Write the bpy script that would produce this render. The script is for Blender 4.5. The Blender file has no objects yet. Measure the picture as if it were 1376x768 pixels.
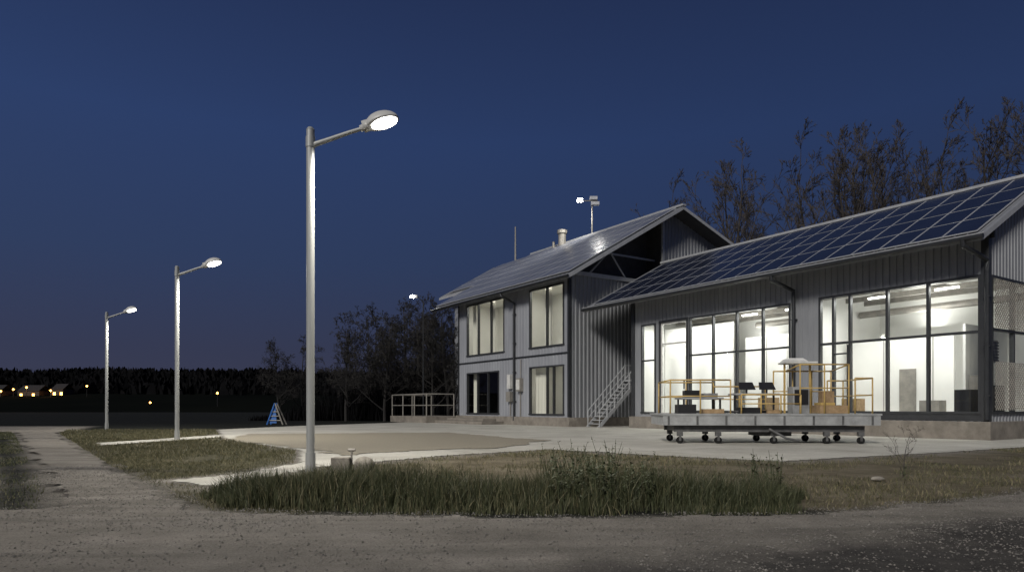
import bpy, math, random
import numpy as np
from mathutils import Vector, Matrix
random.seed(4); RNG=np.random.default_rng(7)
sc=bpy.context.scene
sc.view_settings.view_transform='Standard'; sc.view_settings.look='None'; sc.view_settings.exposure=0

# ------------------------------------------------------------ materials
def nt(name):
    m=bpy.data.materials.new(name); m.use_nodes=True
    t=m.node_tree; return m,t,t.nodes,t.links,t.nodes['Principled BSDF']
def pmat(name,c1,c2=None,scale=3.0,rough=.7,metal=0.0,bump=0.0,bscale=30.0,detail=5,stretch=(1,1,1),spec=.5):
    m,t,n,l,b=nt(name)
    b.inputs['Roughness'].default_value=rough; b.inputs['Metallic'].default_value=metal
    b.inputs['Specular IOR Level'].default_value=spec
    if c2 is None: c2=tuple(x*.72 for x in c1)
    tc=n.new('ShaderNodeTexCoord'); mp=n.new('ShaderNodeMapping'); mp.inputs['Scale'].default_value=stretch
    l.new(tc.outputs['Object'],mp.inputs['Vector'])
    no=n.new('ShaderNodeTexNoise'); no.inputs['Scale'].default_value=scale; no.inputs['Detail'].default_value=detail; no.inputs['Roughness'].default_value=.65
    l.new(mp.outputs['Vector'],no.inputs['Vector'])
    r=n.new('ShaderNodeValToRGB'); r.color_ramp.elements[0].position=.32; r.color_ramp.elements[1].position=.68
    r.color_ramp.elements[0].color=(*c2,1); r.color_ramp.elements[1].color=(*c1,1)
    l.new(no.outputs['Fac'],r.inputs['Fac']); l.new(r.outputs['Color'],b.inputs['Base Color'])
    if bump>0:
        n2=n.new('ShaderNodeTexNoise'); n2.inputs['Scale'].default_value=bscale; n2.inputs['Detail'].default_value=6
        l.new(mp.outputs['Vector'],n2.inputs['Vector'])
        bp=n.new('ShaderNodeBump'); bp.inputs['Strength'].default_value=bump; bp.inputs['Distance'].default_value=.02
        l.new(n2.outputs['Fac'],bp.inputs['Height']); l.new(bp.outputs['Normal'],b.inputs['Normal'])
    return m
def emat(name,c,s):
    m,t,n,l,b=nt(name)
    b.inputs['Base Color'].default_value=(*c,1); b.inputs['Emission Color'].default_value=(*c,1); b.inputs['Emission Strength'].default_value=s
    return m
def glassmat():
    m,t,n,l,b=nt('window_glass'); n.remove(b)
    tr=n.new('ShaderNodeBsdfTransparent'); tr.inputs['Color'].default_value=(.93,.95,.94,1)
    g=n.new('ShaderNodeBsdfGlossy'); g.inputs['Roughness'].default_value=.02
    lw=n.new('ShaderNodeLayerWeight')
    p=n.new('ShaderNodeMath');p.operation='POWER';p.inputs[1].default_value=5
    q=n.new('ShaderNodeMath');q.operation='MULTIPLY_ADD';q.inputs[1].default_value=.9;q.inputs[2].default_value=.05
    l.new(lw.outputs['Facing'],p.inputs[0]);l.new(p.outputs[0],q.inputs[0])
    mx=n.new('ShaderNodeMixShader'); l.new(q.outputs[0],mx.inputs[0]); l.new(tr.outputs[0],mx.inputs[1]); l.new(g.outputs[0],mx.inputs[2])
    l.new(mx.outputs[0],n['Material Output'].inputs['Surface']); return m
M={}
M['clad']=pmat('grey_metal_cladding',(.30,.31,.325),(.23,.24,.255),scale=.8,rough=.5,metal=.15,stretch=(1,1,.25),bump=.05,bscale=8)
M['clad2']=pmat('pale_grey_cladding',(.32,.335,.36),(.26,.27,.295),scale=.9,rough=.55,metal=.1,stretch=(1,1,.3),bump=.05,bscale=8)
M['darkmetal']=pmat('dark_metal_trim',(.04,.043,.047),(.026,.028,.031),rough=.45,metal=.3)
M['frame']=pmat('window_frame_metal',(.055,.058,.062),(.04,.042,.045),rough=.4,metal=.3)
M['fascia']=pmat('light_metal_fascia',(.46,.47,.48),(.36,.37,.38),rough=.45,metal=.2)
M['roof']=pmat('roof_metal',(.32,.33,.35),(.24,.25,.27),rough=.45,metal=.2,scale=1.5)
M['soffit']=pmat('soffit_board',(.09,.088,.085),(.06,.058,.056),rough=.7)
M['pv']=pmat('solar_panel_glass',(.018,.024,.046),(.012,.016,.032),rough=.22,scale=.6)
M['pv_sheen']=pmat('solar_panel_sky_sheen',(.21,.22,.25),(.13,.14,.17),rough=.3,scale=.6,metal=.15)  # sky reflection painted in as a lighter grey base colour
M['alu']=pmat('aluminium',(.60,.61,.63),(.50,.51,.53),rough=.4,metal=.25)
M['conc']=pmat('plinth_concrete',(.26,.235,.20),(.14,.125,.105),scale=1.6,rough=.9,bump=.4,bscale=20)
M['white']=pmat('white_plaster',(.78,.78,.75),(.72,.72,.69),scale=.6,rough=.8)
M['cream']=pmat('cream_plaster',(.78,.77,.72),(.70,.69,.64),scale=.6,rough=.8)
M['curt']=pmat('curtain_fabric',(.78,.76,.68),(.6,.58,.51),scale=2,rough=.9,stretch=(5,5,.1))
M['floor']=pmat('floor_screed',(.35,.35,.34),(.28,.28,.27),rough=.5)
M['glass']=glassmat()
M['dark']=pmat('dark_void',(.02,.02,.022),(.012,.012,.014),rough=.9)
M['pole']=pmat('pole_galvanised',(.36,.37,.36),(.27,.28,.275),rough=.5,metal=.2,scale=2,stretch=(1,1,.2))
M['head']=pmat('lamp_head_paint',(.56,.56,.54),(.47,.47,.45),rough=.4)
M['lens']=emat('lamp_lens',(1,.97,.88),18)
M['tube']=emat('tube_light',(1,.98,.92),6)
M['yellow']=pmat('yellow_rail_paint',(.50,.35,.12),(.38,.26,.09),rough=.5,scale=6)
M['galv']=pmat('galvanised_rail',(.32,.30,.265),(.22,.21,.19),rough=.5,metal=.2)
M['steel']=pmat('grey_deck_steel',(.36,.37,.37),(.22,.225,.225),rough=.6,metal=.1,scale=2.5)
M['understeel']=pmat('under_frame_steel',(.12,.12,.12),(.06,.06,.06),rough=.6,metal=.1,scale=4)
M['black']=pmat('black_plastic',(.02,.02,.022),(.014,.014,.015),rough=.4)
M['rubber']=pmat('rubber',(.018,.018,.018),rough=.9,spec=.1)
M['wood']=pmat('crate_wood',(.36,.25,.14),(.24,.16,.08),rough=.8,scale=8)
M['bark']=pmat('bark',(.062,.053,.046),(.036,.031,.028),rough=.95,scale=3)
M['barkd']=pmat('bark_dark',(.030,.028,.026),(.015,.014,.0135),rough=.95,scale=.4)
M['stone']=pmat('stone',(.28,.26,.22),(.16,.145,.125),scale=8,rough=.95,bump=.4)
M['gravel']=pmat('gravel_stone',(.24,.225,.20),(.08,.075,.07),scale=14,rough=.95)
M['forest']=pmat('far_forest',(.009,.009,.010),(.006,.006,.0065),scale=.1,rough=1,spec=0)
M['hill']=pmat('hill_soil',(.007,.008,.007),(.004,.005,.005),scale=.02,rough=1,spec=0)
M['blue']=pmat('blue_paint',(.03,.12,.38),rough=.5)
M['whitep']=pmat('white_paint',(.68,.68,.65),rough=.5)
M['orange']=emat('sodium_lamp',(1,.42,.08),14)
M['flood']=emat('flood_lens',(1,.98,.92),150)
M['leaf']=pmat('weed_leaf',(.075,.09,.038),(.042,.052,.022),rough=.7,scale=20)

def grassmat(name,dark,light,dry):
    m,t,n,l,b=nt(name)
    a=n.new('ShaderNodeAttribute'); a.attribute_name='tint'
    r=n.new('ShaderNodeValToRGB'); e=r.color_ramp.elements
    e[0].position=0; e[0].color=(*dark,1); e[1].position=1; e[1].color=(*dry,1)
    x=e.new(.62); x.color=(*light,1)
    l.new(a.outputs['Fac'],r.inputs['Fac']); l.new(r.outputs['Color'],b.inputs['Base Color'])
    b.inputs['Roughness'].default_value=.6; b.inputs['Specular IOR Level'].default_value=.3
    return m
M['gtall']=grassmat('tall_grass_blade',(.030,.037,.017),(.070,.078,.037),(.20,.175,.10))
M['glawn']=grassmat('lawn_blade',(.040,.043,.020),(.088,.086,.043),(.20,.17,.10))

# ------------------------------------------------------------ mesh builder
class MB:
    def __init__(s,f=None): s.v=[];s.f=[];s.m=[];s.F=f or (lambda a,b,c:(a,b,c))
    def pt(s,p): s.v.append(tuple(p)); return len(s.v)-1
    def face(s,pts,m=0):
        i=[s.pt(s.F(*p)) for p in pts]; s.f.append(tuple(i)); s.m.append(m)
    def box(s,x0,x1,y0,y1,z0,z1,m=0):
        P=[(x,y,z) for z in (z0,z1) for x,y in ((x0,y0),(x1,y0),(x1,y1),(x0,y1))]
        s.hexa(P,m)
    def hexa(s,P,m=0):
        i=[s.pt(s.F(*p)) for p in P]
        for q in ((3,2,1,0),(4,5,6,7),(0,1,5,4),(1,2,6,5),(2,3,7,6),(3,0,4,7)):
            s.f.append(tuple(i[k] for k in q)); s.m.append(m)
    def tube(s,pts,r,n=8,m=0,cap=True):
        W=[Vector(s.F(*p)) for p in pts]
        if not hasattr(r,'__len__'): r=[r]*len(W)
        rings=[]
        for k,p in enumerate(W):
            d=(W[min(k+1,len(W)-1)]-W[max(k-1,0)])
            if d.length<1e-9: d=Vector((0,0,1))
            d.normalize(); a=d.cross(Vector((0,0,1)) if abs(d.z)<.9 else Vector((1,0,0))).normalized(); b=d.cross(a)
            rings.append([s.pt(p+a*r[k]*math.cos(2*math.pi*j/n)+b*r[k]*math.sin(2*math.pi*j/n)) for j in range(n)])
        for k in range(len(rings)-1):
            for j in range(n):
                s.f.append((rings[k][j],rings[k][(j+1)%n],rings[k+1][(j+1)%n],rings[k+1][j])); s.m.append(m)
        if cap:
            s.f.append(tuple(rings[0][::-1])); s.m.append(m); s.f.append(tuple(rings[-1])); s.m.append(m)
    def obj(s,name,mats,parent=None,smooth=False,bevel=0):
        me=bpy.data.meshes.new(name); me.from_pydata(s.v,[],s.f)
        for k in mats: me.materials.append(M[k])
        me.polygons.foreach_set('material_index',s.m)
        if smooth: me.polygons.foreach_set('use_smooth',[True]*len(s.f))
        me.update()
        o=bpy.data.objects.new(name,me); sc.collection.objects.link(o)
        if parent:
            o.parent=parent; o.matrix_parent_inverse=Matrix.Translation(-Vector(parent.location))
        if bevel:
            b=o.modifiers.new('b','BEVEL'); b.width=bevel; b.segments=2; b.limit_method='ANGLE'
        return o
def empty(name,loc):
    e=bpy.data.objects.new(name,None); e.location=loc; e.empty_display_size=.5; sc.collection.objects.link(e); return e
def par(o,parent):
    o.parent=parent; o.matrix_parent_inverse=Matrix.Translation(-Vector(parent.location))
def area(name,loc,rot,sx,sy,p,col,parent=None,shape='RECTANGLE'):
    L=bpy.data.lights.new(name,'AREA'); L.shape=shape; L.size=sx
    if shape=='RECTANGLE': L.size_y=sy
    L.energy=p; L.color=col
    o=bpy.data.objects.new(name,L); o.location=loc; o.rotation_euler=rot; sc.collection.objects.link(o)
    if parent: par(o,parent)
    return o

U=(-.5526,.8335); V=(.8335,.5526)
ANG=math.atan2(U[1],U[0])
def frame(ox,oy): return lambda a,s,z:(ox+a*U[0]+s*V[0], oy+a*U[1]+s*V[1], z)
H=frame(17.37,25.0); L=frame(3.55,42.3)

def corr(mb,plane,w0,w1,z0,ztop,opens,per=.28,dep=.035,m=0):
    xs=[];x=w0
    offs=[]
    pat=[(0,0),(.42,0),(.5,1),(.92,1)]
    while x<w1:
        for f,o in pat:
            xx=x+f*per
            if xx<w1: xs.append(xx);offs.append(-o*dep)
        x+=per
    xs.append(w1);offs.append(0)
    for i in range(len(xs)-1):
        a,b=xs[i],xs[i+1];c=(a+b)/2
        cuts=sorted([(o[2],o[3]) for o in opens if o[0]<c<o[1]])
        lo=z0;S=[]
        for c0,c1 in cuts:
            if c0>lo: S.append((lo,lo,c0,c0))
            lo=c1
        S.append((lo,lo,ztop(a),ztop(b)))
        for p,q,r,t in S:
            mb.face([plane(a,offs[i],p),plane(b,offs[i+1],q),plane(b,offs[i+1],t),plane(a,offs[i],r)],m)

def window(mb,gl,pl,x0,x1,z0,z1,vs,hs,fw=.07,dep=.12,inset=0):
    def bar(a,b,c,d,o0=-.06,o1=dep):
        P=[pl(x,o,z) for z in (c,d) for x,o in ((a,o0),(b,o0),(b,o1),(a,o1))]
        mb.hexa(P)
    bar(x0-fw/2,x0+fw/2,z0,z1);bar(x1-fw/2,x1+fw/2,z0,z1)
    bar(x0-fw/2,x1+fw/2,z1,z1+fw);bar(x0-fw/2-.03,x1+fw/2+.03,z0-fw,z0,-.09)
    vv=[x0]+list(vs)+[x1]
    for v in vs: bar(v-fw/2,v+fw/2,z0,z1,-.05)
    for h in hs:
        for i in range(len(vv)-1): bar(vv[i]+fw/2,vv[i+1]-fw/2,h-fw/2,h+fw/2,-.045)
    gl.face([pl(x0,.04,z0),pl(x1,.04,z0),pl(x1,.04,z1),pl(x0,.04,z1)])

# ============================================================ HALL
def roof_slab(mb,a0,a1,pts,th,m_top=0,m_edge=1,m_bot=2):
    for i in range(len(pts)-1):
        (s0,z0),(s1,z1)=pts[i],pts[i+1]
        mb.face([(a0,s0,z0),(a1,s0,z0),(a1,s1,z1),(a0,s1,z1)],m_top)
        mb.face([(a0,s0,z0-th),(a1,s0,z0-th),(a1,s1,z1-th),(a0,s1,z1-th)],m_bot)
        for a in (a0,a1): mb.face([(a,s0,z0-th),(a,s1,z1-th),(a,s1,z1),(a,s0,z0)],m_edge)
    for s,z in (pts[0],pts[-1]): mb.face([(a0,s,z-th),(a1,s,z-th),(a1,s,z),(a0,s,z)],m_edge)
def panels(fr,name,parent,a0,a1,s0,z0,slope,length,rows,pitch,mat,gap=.03,f=.035):
    mb=MB(fr); ca=1/math.sqrt(1+slope*slope); sa=slope*ca
    rl=length/rows; n=int((a1-a0)/pitch)
    def pos(a,d,h): return (a, s0+d*ca-h*sa, z0+d*sa+h*ca)
    for r in range(rows):
        for c in range(n):
            A0=a0+c*pitch+gap/2;A1=A0+pitch-gap;d0=r*rl+gap/2;d1=(r+1)*rl-gap
            def bx(x0,x1,y0,y1,h0,h1,m): mb.hexa([pos(x,y,h) for h in (h0,h1) for x,y in ((x0,y0),(x1,y0),(x1,y1),(x0,y1))],m)
            bx(A0,A1,d0,d1,.06,.10,1)
            j=random.uniform(0,.004)
            bx(A0+f,A1-f,d0+f,d1-f,.1005,.106+j,0)
    return mb.obj(name,[mat,'alu'],parent)

hall=empty('workshop_hall',(17.37,25.0,0))
mb=MB(H); mb.box(-.25,18.5,-.3,12,-.3,.68); mb.obj('plinth',['conc'],hall,bevel=.02)
fac=lambda w,o,z:(w,o,z)
ops=[(.18,6.6,1.05,6.05),(8.02,14.1,1.05,6.0),(14.25,16.3,.72,5.95),(16.6,17.75,.9,5.95)]
mb=MB(H); corr(mb,fac,0,18.5,.68,lambda x:7.85,ops)
gz=lambda s: min(7.25+.52*(s+1.4),10.82-.52*(s-5.46) if s>5.46 else 99)-.2
gab=lambda w,o,z:(o,w,z)
corr(mb,gab,0,12,.68,gz,[(.35,6.4,1.05,6.0)])
mb.face([(18.5,0,.68),(18.5,12,.68),(18.5,12,7.2),(18.5,5.46,10.6),(18.5,0,7.8)])
mb.face([(0,12,.68),(18.5,12,.68),(18.5,12,7.0),(0,12,7.0)])
mb.obj('cladding',['clad'],hall)
mb=MB(H);gl=MB(H)
window(mb,gl,fac,.2,6.55,1.05,6.0,[2.01,3.59,5.17,5.92],[4.0],fw=.1)
window(mb,gl,fac,8.05,14.1,1.05,5.95,[9.53,11.05,12.54],[4.0],fw=.09)
window(mb,gl,fac,16.65,17.7,.95,5.9,[],[3.9],fw=.09)
window(mb,gl,gab,.4,6.4,1.05,6.0,[2.3,4.3],[4.1],fw=.09)
mb.box(.1,6.7,-.05,.02,.70,.975);mb.box(7.95,14.15,-.05,.02,.70,.975)
mb.box(14.2,14.3,-.08,.1,.7,5.95);mb.box(16.22,16.32,-.08,.1,.7,5.95);mb.box(14.2,16.32,-.08,.1,5.95,6.07)
mb.box(5.2,5.28,-.07,.1,1.06,3.9);mb.box(5.3,5.9,-.055,.1,3.5,3.56);mb.box(5.3,5.9,-.055,.1,1.06,1.3)
mb.box(-.14,.12,-.14,.1,.69,7.6)
mb.box(18.3,18.56,-.07,.06,.69,7.7)
mb.obj('window_frames',['frame'],hall)
gl.face([(14.3,.04,.72),(16.22,.04,.72),(16.22,.04,5.95),(14.3,.04,5.95)])
gl.obj('window_glazing',['glass'],hall)
mb=MB(H)
for x in (14.3,16.12): mb.box(x,x+.1,.0,.09,.72,5.95,0)
mb.box(14.401,16.119,.0,.09,.72,.92,0);mb.box(14.401,16.119,.0,.09,4.7,4.8,0);mb.box(14.401,16.119,.0,.09,5.85,5.95,0)
mb.box(14.46,14.5,-.07,-.002,2.2,2.7,1)
mb.obj('entrance_door',['whitep','black'],hall)
mb=MB(H)
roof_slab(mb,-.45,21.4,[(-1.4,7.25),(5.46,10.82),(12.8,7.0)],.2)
for i in range(52):
    a=-.3+i*.42
    mb.hexa([(a,-1.38,7.26),(a+.03,-1.38,7.26),(a+.03,5.4,10.79),(a,5.4,10.79),(a,-1.38,7.30),(a+.03,-1.38,7.30),(a+.03,5.4,10.83),(a,5.4,10.83)],0)
mb.box(-.5,21.45,5.3,5.62,10.83,10.95,1)
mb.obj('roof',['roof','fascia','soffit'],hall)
mb=MB(H)
mb.tube([(-.5,-1.5,7.18),(21.4,-1.5,7.18)],.085,8)
mb.box(-.3,18.4,-.1,-.04,7.35,7.6)
for a in (7.75,-.1):
    mb.tube([(a+.25,-1.5,7.15),(a+.25,-1.48,6.95),(a+.05,-.9,6.72),(a,-.2,6.55),(a,-.2,6.2),(a,-.2,.75)],.085,10)
    for z in (1.6,3.4,5.2): mb.box(a-.12,a+.12,-.24,-.06,z,z+.05)
mb.obj('gutter_and_downpipes',['darkmetal'],hall)
mb=MB(H)
mb.tube([(-.5,-1.44,7.29),(21.45,-1.44,7.29)],.03,6)
mb.obj('eave_flashing',['fascia'],hall)
panels(H,'solar_array',hall,-.2,20.9,-1.15,7.25+.13,.52,7.1,4,1.16,'pv',f=.028)
# interior
mb=MB(H)
mb.face([(.15,6.4,.72),(18.3,6.4,.72),(18.3,6.4,6.9),(.15,6.4,6.9)],0)
mb.face([(18.3,.15,.72),(18.3,6.4,.72),(18.3,6.4,6.9),(18.3,.15,6.9)],0)
mb.face([(7.3,.15,.72),(7.3,6.4,.72),(7.3,6.4,6.9),(7.3,.15,6.9)],0)
mb.face([(.15,.15,6.9),(18.3,.15,6.9),(18.3,6.4,6.9),(.15,6.4,6.9)],0)
mb.face([(.0,.1,.72),(18.3,.1,.72),(18.3,6.4,.72),(.0,6.4,.72)],1)
mb.face([(.15,.14,6.15),(18.3,.14,6.15),(18.3,.14,6.9),(.15,.14,6.9)],0)
mb.box(2.4,6.9,3.0,3.1,.72,4.3,0);mb.box(8.6,12.2,2.2,2.3,.72,4.9,0);mb.box(13.2,18.2,2.4,2.5,.72,5.9,0);mb.box(12.2,12.3,2.3,6.3,.72,4.9,0)
mb.box(1.7,1.8,2.4,6.3,.72,4.6,0)
for s in (1.4,3.3,4.9): mb.box(.2,18.2,s,s+.14,6.2,6.42,2)
for a in (1,3.4,5.8,8.6,11,13.4,15.8): mb.box(a,a+.12,.2,6.3,6.43,6.7,2)
mb.tube([(.3,4.4,5.7),(7.2,4.4,5.7)],.16,8,2);mb.tube([(7.5,4.2,5.8),(13,4.2,5.8)],.16,8,2)
mb.box(3.9,4.6,2.94,2.99,.73,2.9,2)
for x in (5.3,3.2): mb.box(x,x+.03,2.985,2.999,.73,4.3,2)
for x in (9.7,10.9): mb.box(x,x+.03,2.185,2.199,.73,4.9,2)
mb.box(10.1,11.0,1.6,2.1,.73,1.7,4);mb.box(5.8,6.5,1.6,2.3,.73,1.6,4);mb.box(2.6,3.4,2.2,2.8,.73,1.5,2)
for a in (1.8,4.6,8.8,11.4): mb.box(a,a+.9,2.0,2.12,6.05,6.12,3)
mb.obj('interior',['white','floor','galv','tube','wood'],hall)
for a,p_ in ((3.6,300),(10.0,260),(15.4,230)):
    area('interior_light',H(a,1.35,6.0),(0,0,ANG),5.2 if a<5 else 4.4,1.0,p_,(1,.985,.94),hall)
for a,p_ in ((3.8,150),(12.8,190)):
    area('ceiling_fill',H(a,3.6,5.0),(math.pi,0,-ANG),5.5 if a<5 else 8,1.0,p_,(1,.985,.94),hall)  # unseen upward fill, added so the hall ceiling is not dark
mb=MB(H)
mb.box(.9,1.0,1.9,3.3,3.0,3.9,1)
for i in range(7): mb.box(.84,.9,1.95,3.25,3.05+i*.12,3.11+i*.12,0)
mb.box(1.0,1.6,1.2,2.0,.75,1.9,0);mb.box(1.0,1.5,2.2,3.0,.75,2.5,1);mb.box(.95,1.0,2.3,2.9,1.2,1.4,0);mb.box(.95,1.0,2.3,2.9,1.6,1.8,0)
mb.box(1.0,1.5,3.3,4.2,.75,2.1,0);mb.tube([(1.2,2.6,2.5),(1.2,2.6,4.5)],.06,8,1)
mb.obj('machine_rack',['black','galv'],hall)
mb=MB(H)
def meshw(s0,s1,z0,z1,st=.17):
    n=int((s1-s0+z1-z0)/st)
    for sg in (1,-1):
        for i in range(n+1):
            c=i*st
            t0=max(0,c-(z1-z0));t1=min(s1-s0,c)
            if t1<=t0: continue
            if sg==1: p=(-.1,s0+t0,z0+c-t0);q=(-.1,s0+t1,z0+c-t1)
            else: p=(-.11,s0+t0,z1-(c-t0));q=(-.11,s0+t1,z1-(c-t1))
            mb.tube([p,q],.014,3,0,False)
meshw(.45,6.3,4.15,5.95); meshw(.45,6.3,1.1,2.9)
mb.obj('wire_mesh',['galv'],hall)

# ============================================================ TWO-STOREY BUILDING
off=empty('two_storey_office_building',(3.55,42.3,0))
mb=MB(L); mb.box(-.2,14.15,-.2,16.5,-.3,.58); mb.box(7.2,14.6,-2.0,-.21,-.3,.22);mb.box(8.2,13.6,-1.3,-.21,.22,.4)
mb.box(14.16,21,-2.8,1.2,-.3,.5)
mb.obj('plinth',['conc'],off,bevel=.02)
ops=[(.52,4.25,5.2,9.0),(7.4,12.65,5.2,9.0),(.52,4.25,.78,3.85),(8.1,12.65,.78,3.8)]
mb=MB(L); corr(mb,fac,0,13.98,.58,lambda x:9.6,ops,per=.36,dep=.02,m=1)
corr(mb,gab,0,16.4,.58,lambda s:9.5,[],per=.32,dep=.05,m=0)
mb.face([(13.98,0,.58),(13.98,16.4,.58),(13.98,16.4,11.7),(13.98,8.85,14.5),(13.98,0,9.5)],1)
mb.box(14.2,22,4,15,.5,11.3,1)
mb.face([(0,16.4,.58),(14,16.4,.58),(14,16.4,11.7),(0,16.4,11.7)],1)
lz=lambda s: (9.16+.573*(s+1) if s<8.85 else 14.8-.36*(s-8.85))-.22
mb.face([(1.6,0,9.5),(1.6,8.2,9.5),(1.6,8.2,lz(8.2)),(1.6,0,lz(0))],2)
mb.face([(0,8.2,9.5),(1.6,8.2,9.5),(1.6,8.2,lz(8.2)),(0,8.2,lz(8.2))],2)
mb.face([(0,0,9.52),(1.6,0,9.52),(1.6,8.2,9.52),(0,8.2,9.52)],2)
corr(mb,gab,8.2,16.4,9.5,lz,[],per=.32,dep=.05,m=0)
mb.obj('cladding',['clad','clad2','soffit'],off)
mb=MB(L)
mb.box(-.09,.09,-.09,.09,.6,9.5);mb.box(13.9,14.06,-.06,.06,.6,9.5)
mb.box(0.1,13.9,-.045,-.022,4.55,4.67)
mb.box(-.14,-.06,.1,16.4,9.45,9.7,1)
mb.box(-.14,.02,8.0,8.19,9.72,14.0,1)
for s,t in ((1.6,3.4),(4.6,3.2)):
    mb.tube([(-.06,s,9.7),(-.06,t,lz(t))],.06,6,1)
mb.box(.7,.82,3.2,8.1,11.3,11.42,1)
mb.obj('trim',['darkmetal','fascia'],off)
mb=MB(L);gl=MB(L)
window(mb,gl,fac,.55,4.22,5.2,8.95,[2.32],[],fw=.1)
window(mb,gl,fac,7.42,12.65,5.2,8.95,[9.18,11.0],[],fw=.1)
window(mb,gl,fac,.55,4.22,.8,3.8,[1.6,2.3],[],fw=.1)
window(mb,gl,fac,8.12,12.65,.8,3.75,[9.6,11.1],[],fw=.1)
mb.obj('window_frames',['frame'],off); gl.obj('window_glazing',['glass'],off)
mb=MB(L)
T=16.6
roof_slab(mb,-1.25,T,[(-1.05,9.13),(8.85,14.8),(17.2,11.8)],.22)
roof_slab(mb,T+.01,22.8,[(2.8,11.25),(8.8,14.72),(16.0,12.1)],.2)
for i in range(42):
    a=-1.1+i*.42
    mb.hexa([(a,-1,9.16),(a+.03,-1,9.16),(a+.03,8.8,14.78),(a,8.8,14.78),(a,-1,9.2),(a+.03,-1,9.2),(a+.03,8.8,14.82),(a,8.8,14.82)],0)
for i in range(15):
    a=T+.1+i*.42
    mb.hexa([(a,2.85,11.28),(a+.03,2.85,11.28),(a+.03,8.7,14.68),(a,8.7,14.68),(a,2.85,11.33),(a+.03,2.85,11.33),(a+.03,8.7,14.73),(a,8.7,14.73)],0)
mb.box(-1.3,T,8.68,9.02,14.81,14.94,1)
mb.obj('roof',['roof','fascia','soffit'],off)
panels(L,'solar_array',off,-1.0,16.4,-.75,9.13+.17+.05,.573,10.6,6,1.16,'pv_sheen',f=.05)
panels(L,'solar_array_rear',off,T+.2,22.6,3.2,11.25+.23+.05,.573,6.2,4,1.2,'pv_sheen',f=.05)
mb=MB(L)
mb.tube([(-1.3,-1.14,9.05),(T,-1.14,9.05)],.09,8)
mb.tube([(6.2,-1.14,9.0),(6.1,-1.1,8.8),(6.0,-.5,8.55),(5.96,-.15,8.4),(5.96,-.15,.3)],.085,10)
for z in (1.6,3.6,5.6,7.6): mb.box(5.84,6.08,-.2,-.03,z,z+.05)
mb.obj('gutter_and_downpipe',['darkmetal'],off)
mb=MB(L)
def room(b0,b1,z0,z1,m,d=3.5):
    mb.face([(b0,d,z0),(b1,d,z0),(b1,d,z1),(b0,d,z1)],m)
    for b in (b0,b1): mb.face([(b,.12,z0),(b,d,z0),(b,d,z1),(b,.12,z1)],m)
    mb.face([(b0,.12,z1),(b1,.12,z1),(b1,d,z1),(b0,d,z1)],m)
    mb.face([(b0,.12,z0),(b1,.12,z0),(b1,d,z0),(b0,d,z0)],1)
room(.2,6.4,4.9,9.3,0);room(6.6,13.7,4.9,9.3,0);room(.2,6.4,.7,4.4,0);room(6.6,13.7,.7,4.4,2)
def curtain(b0,b1,z0,z1,m=3,s=.6):
    n=max(4,int((b1-b0)/.07))
    for i in range(n):
        x0=b0+(b1-b0)*i/n;x1=b0+(b1-b0)*(i+1)/n
        o=lambda k:s+.04*math.sin(k*1.9)+.02*math.sin(k*.7)
        mb.face([(x0,o(i),z0),(x1,o(i+1),z0),(x1,o(i+1),z1),(x0,o(i),z1)],m)
curtain(2.6,3.3,5,9.2);curtain(.3,.8,5,9.2);curtain(7.2,7.7,5,9.2);curtain(9.6,10.4,5,9.2);curtain(12.3,12.8,5,9.2)
curtain(3.2,4.4,.75,4.3);curtain(.3,.7,.75,4.3);curtain(12.0,12.8,.75,4.3)
mb.box(1.1,2.0,1.6,2.1,.72,2.6,4);mb.box(7.5,9.0,2.2,3.3,4.95,6.0,4)
mb.obj('interior',['cream','floor','dark','curt','wood'],off)
for b,z,p in ((3.2,9.15,105),(10.2,9.15,115),(3.2,4.3,58)):
    area('interior_light',L(b,1.2,z),(0,0,ANG),2.6,1.4,p,(1,.97,.89),off)
mb=MB(L)
mb.box(5.0,5.5,-.3,-.03,2.3,3.2,0);mb.box(5.05,5.45,-.33,-.303,2.4,3.1,1);mb.box(6.3,6.7,-.25,-.03,2.5,3.5,1);mb.box(6.25,6.75,-.3,-.03,1.6,2.3,0)
mb.tube([(5.25,-.1,.6),(5.25,-.1,2.3)],.04,6,0);mb.tube([(6.5,-.1,.6),(6.5,-.1,1.6)],.04,6,0);mb.tube([(5.2,-.1,3.2),(5.2,-.1,4.5)],.03,6,0)
mb.obj('electric_meter_boxes',['galv','whitep'],off)
mb=MB(L)
mb.tube([(11.7,8.5,14.2),(11.7,8.5,15.6)],.32,14);mb.tube([(11.7,8.5,15.62),(11.7,8.5,15.9)],.42,14);mb.tube([(12.6,8.3,14.2),(12.6,8.3,15.1)],.12,10)
mb.obj('chimney_flue',['galv'],off)
mb=MB(L); mb.tube([(19.2,8.85,14.4),(19.2,8.85,17.9)],[.09,.06],8); mb.obj('antenna_pole',['galv'],off)
mb=MB(L)
q=(8.28,8.85)
mb.tube([(q[0],q[1],14.6),(q[0],q[1],17.9)],.06,8,0)
w=L(8.28,8.85,17.5)
mb.F=lambda a,b,c:(a,b,c)
mb.tube([(w[0]-.85,w[1],17.55),(w[0]+.45,w[1],17.55)],.04,6,0)
mb.box(w[0]-.1,w[0]+.55,w[1]-.2,w[1]+.15,17.2,17.45,1);mb.box(w[0]-.2,w[0]+.4,w[1]-.2,w[1]+.15,17.62,17.87,1)
mb.box(w[0]-1.2,w[0]-.75,w[1]-.15,w[1]+.15,17.42,17.72,1)
mb.box(w[0]-1.15,w[0]-.80,w[1]-.17,w[1]-.152,17.45,17.70,2)
mb.obj('roof_floodlight_mast',['galv','alu','flood'],off)
L_=bpy.data.lights.new('flood_lamp','SPOT'); L_.energy=1100; L_.spot_size=2.6; L_.spot_blend=.7; L_.color=(1,.97,.9); L_.shadow_soft_size=.12
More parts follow.
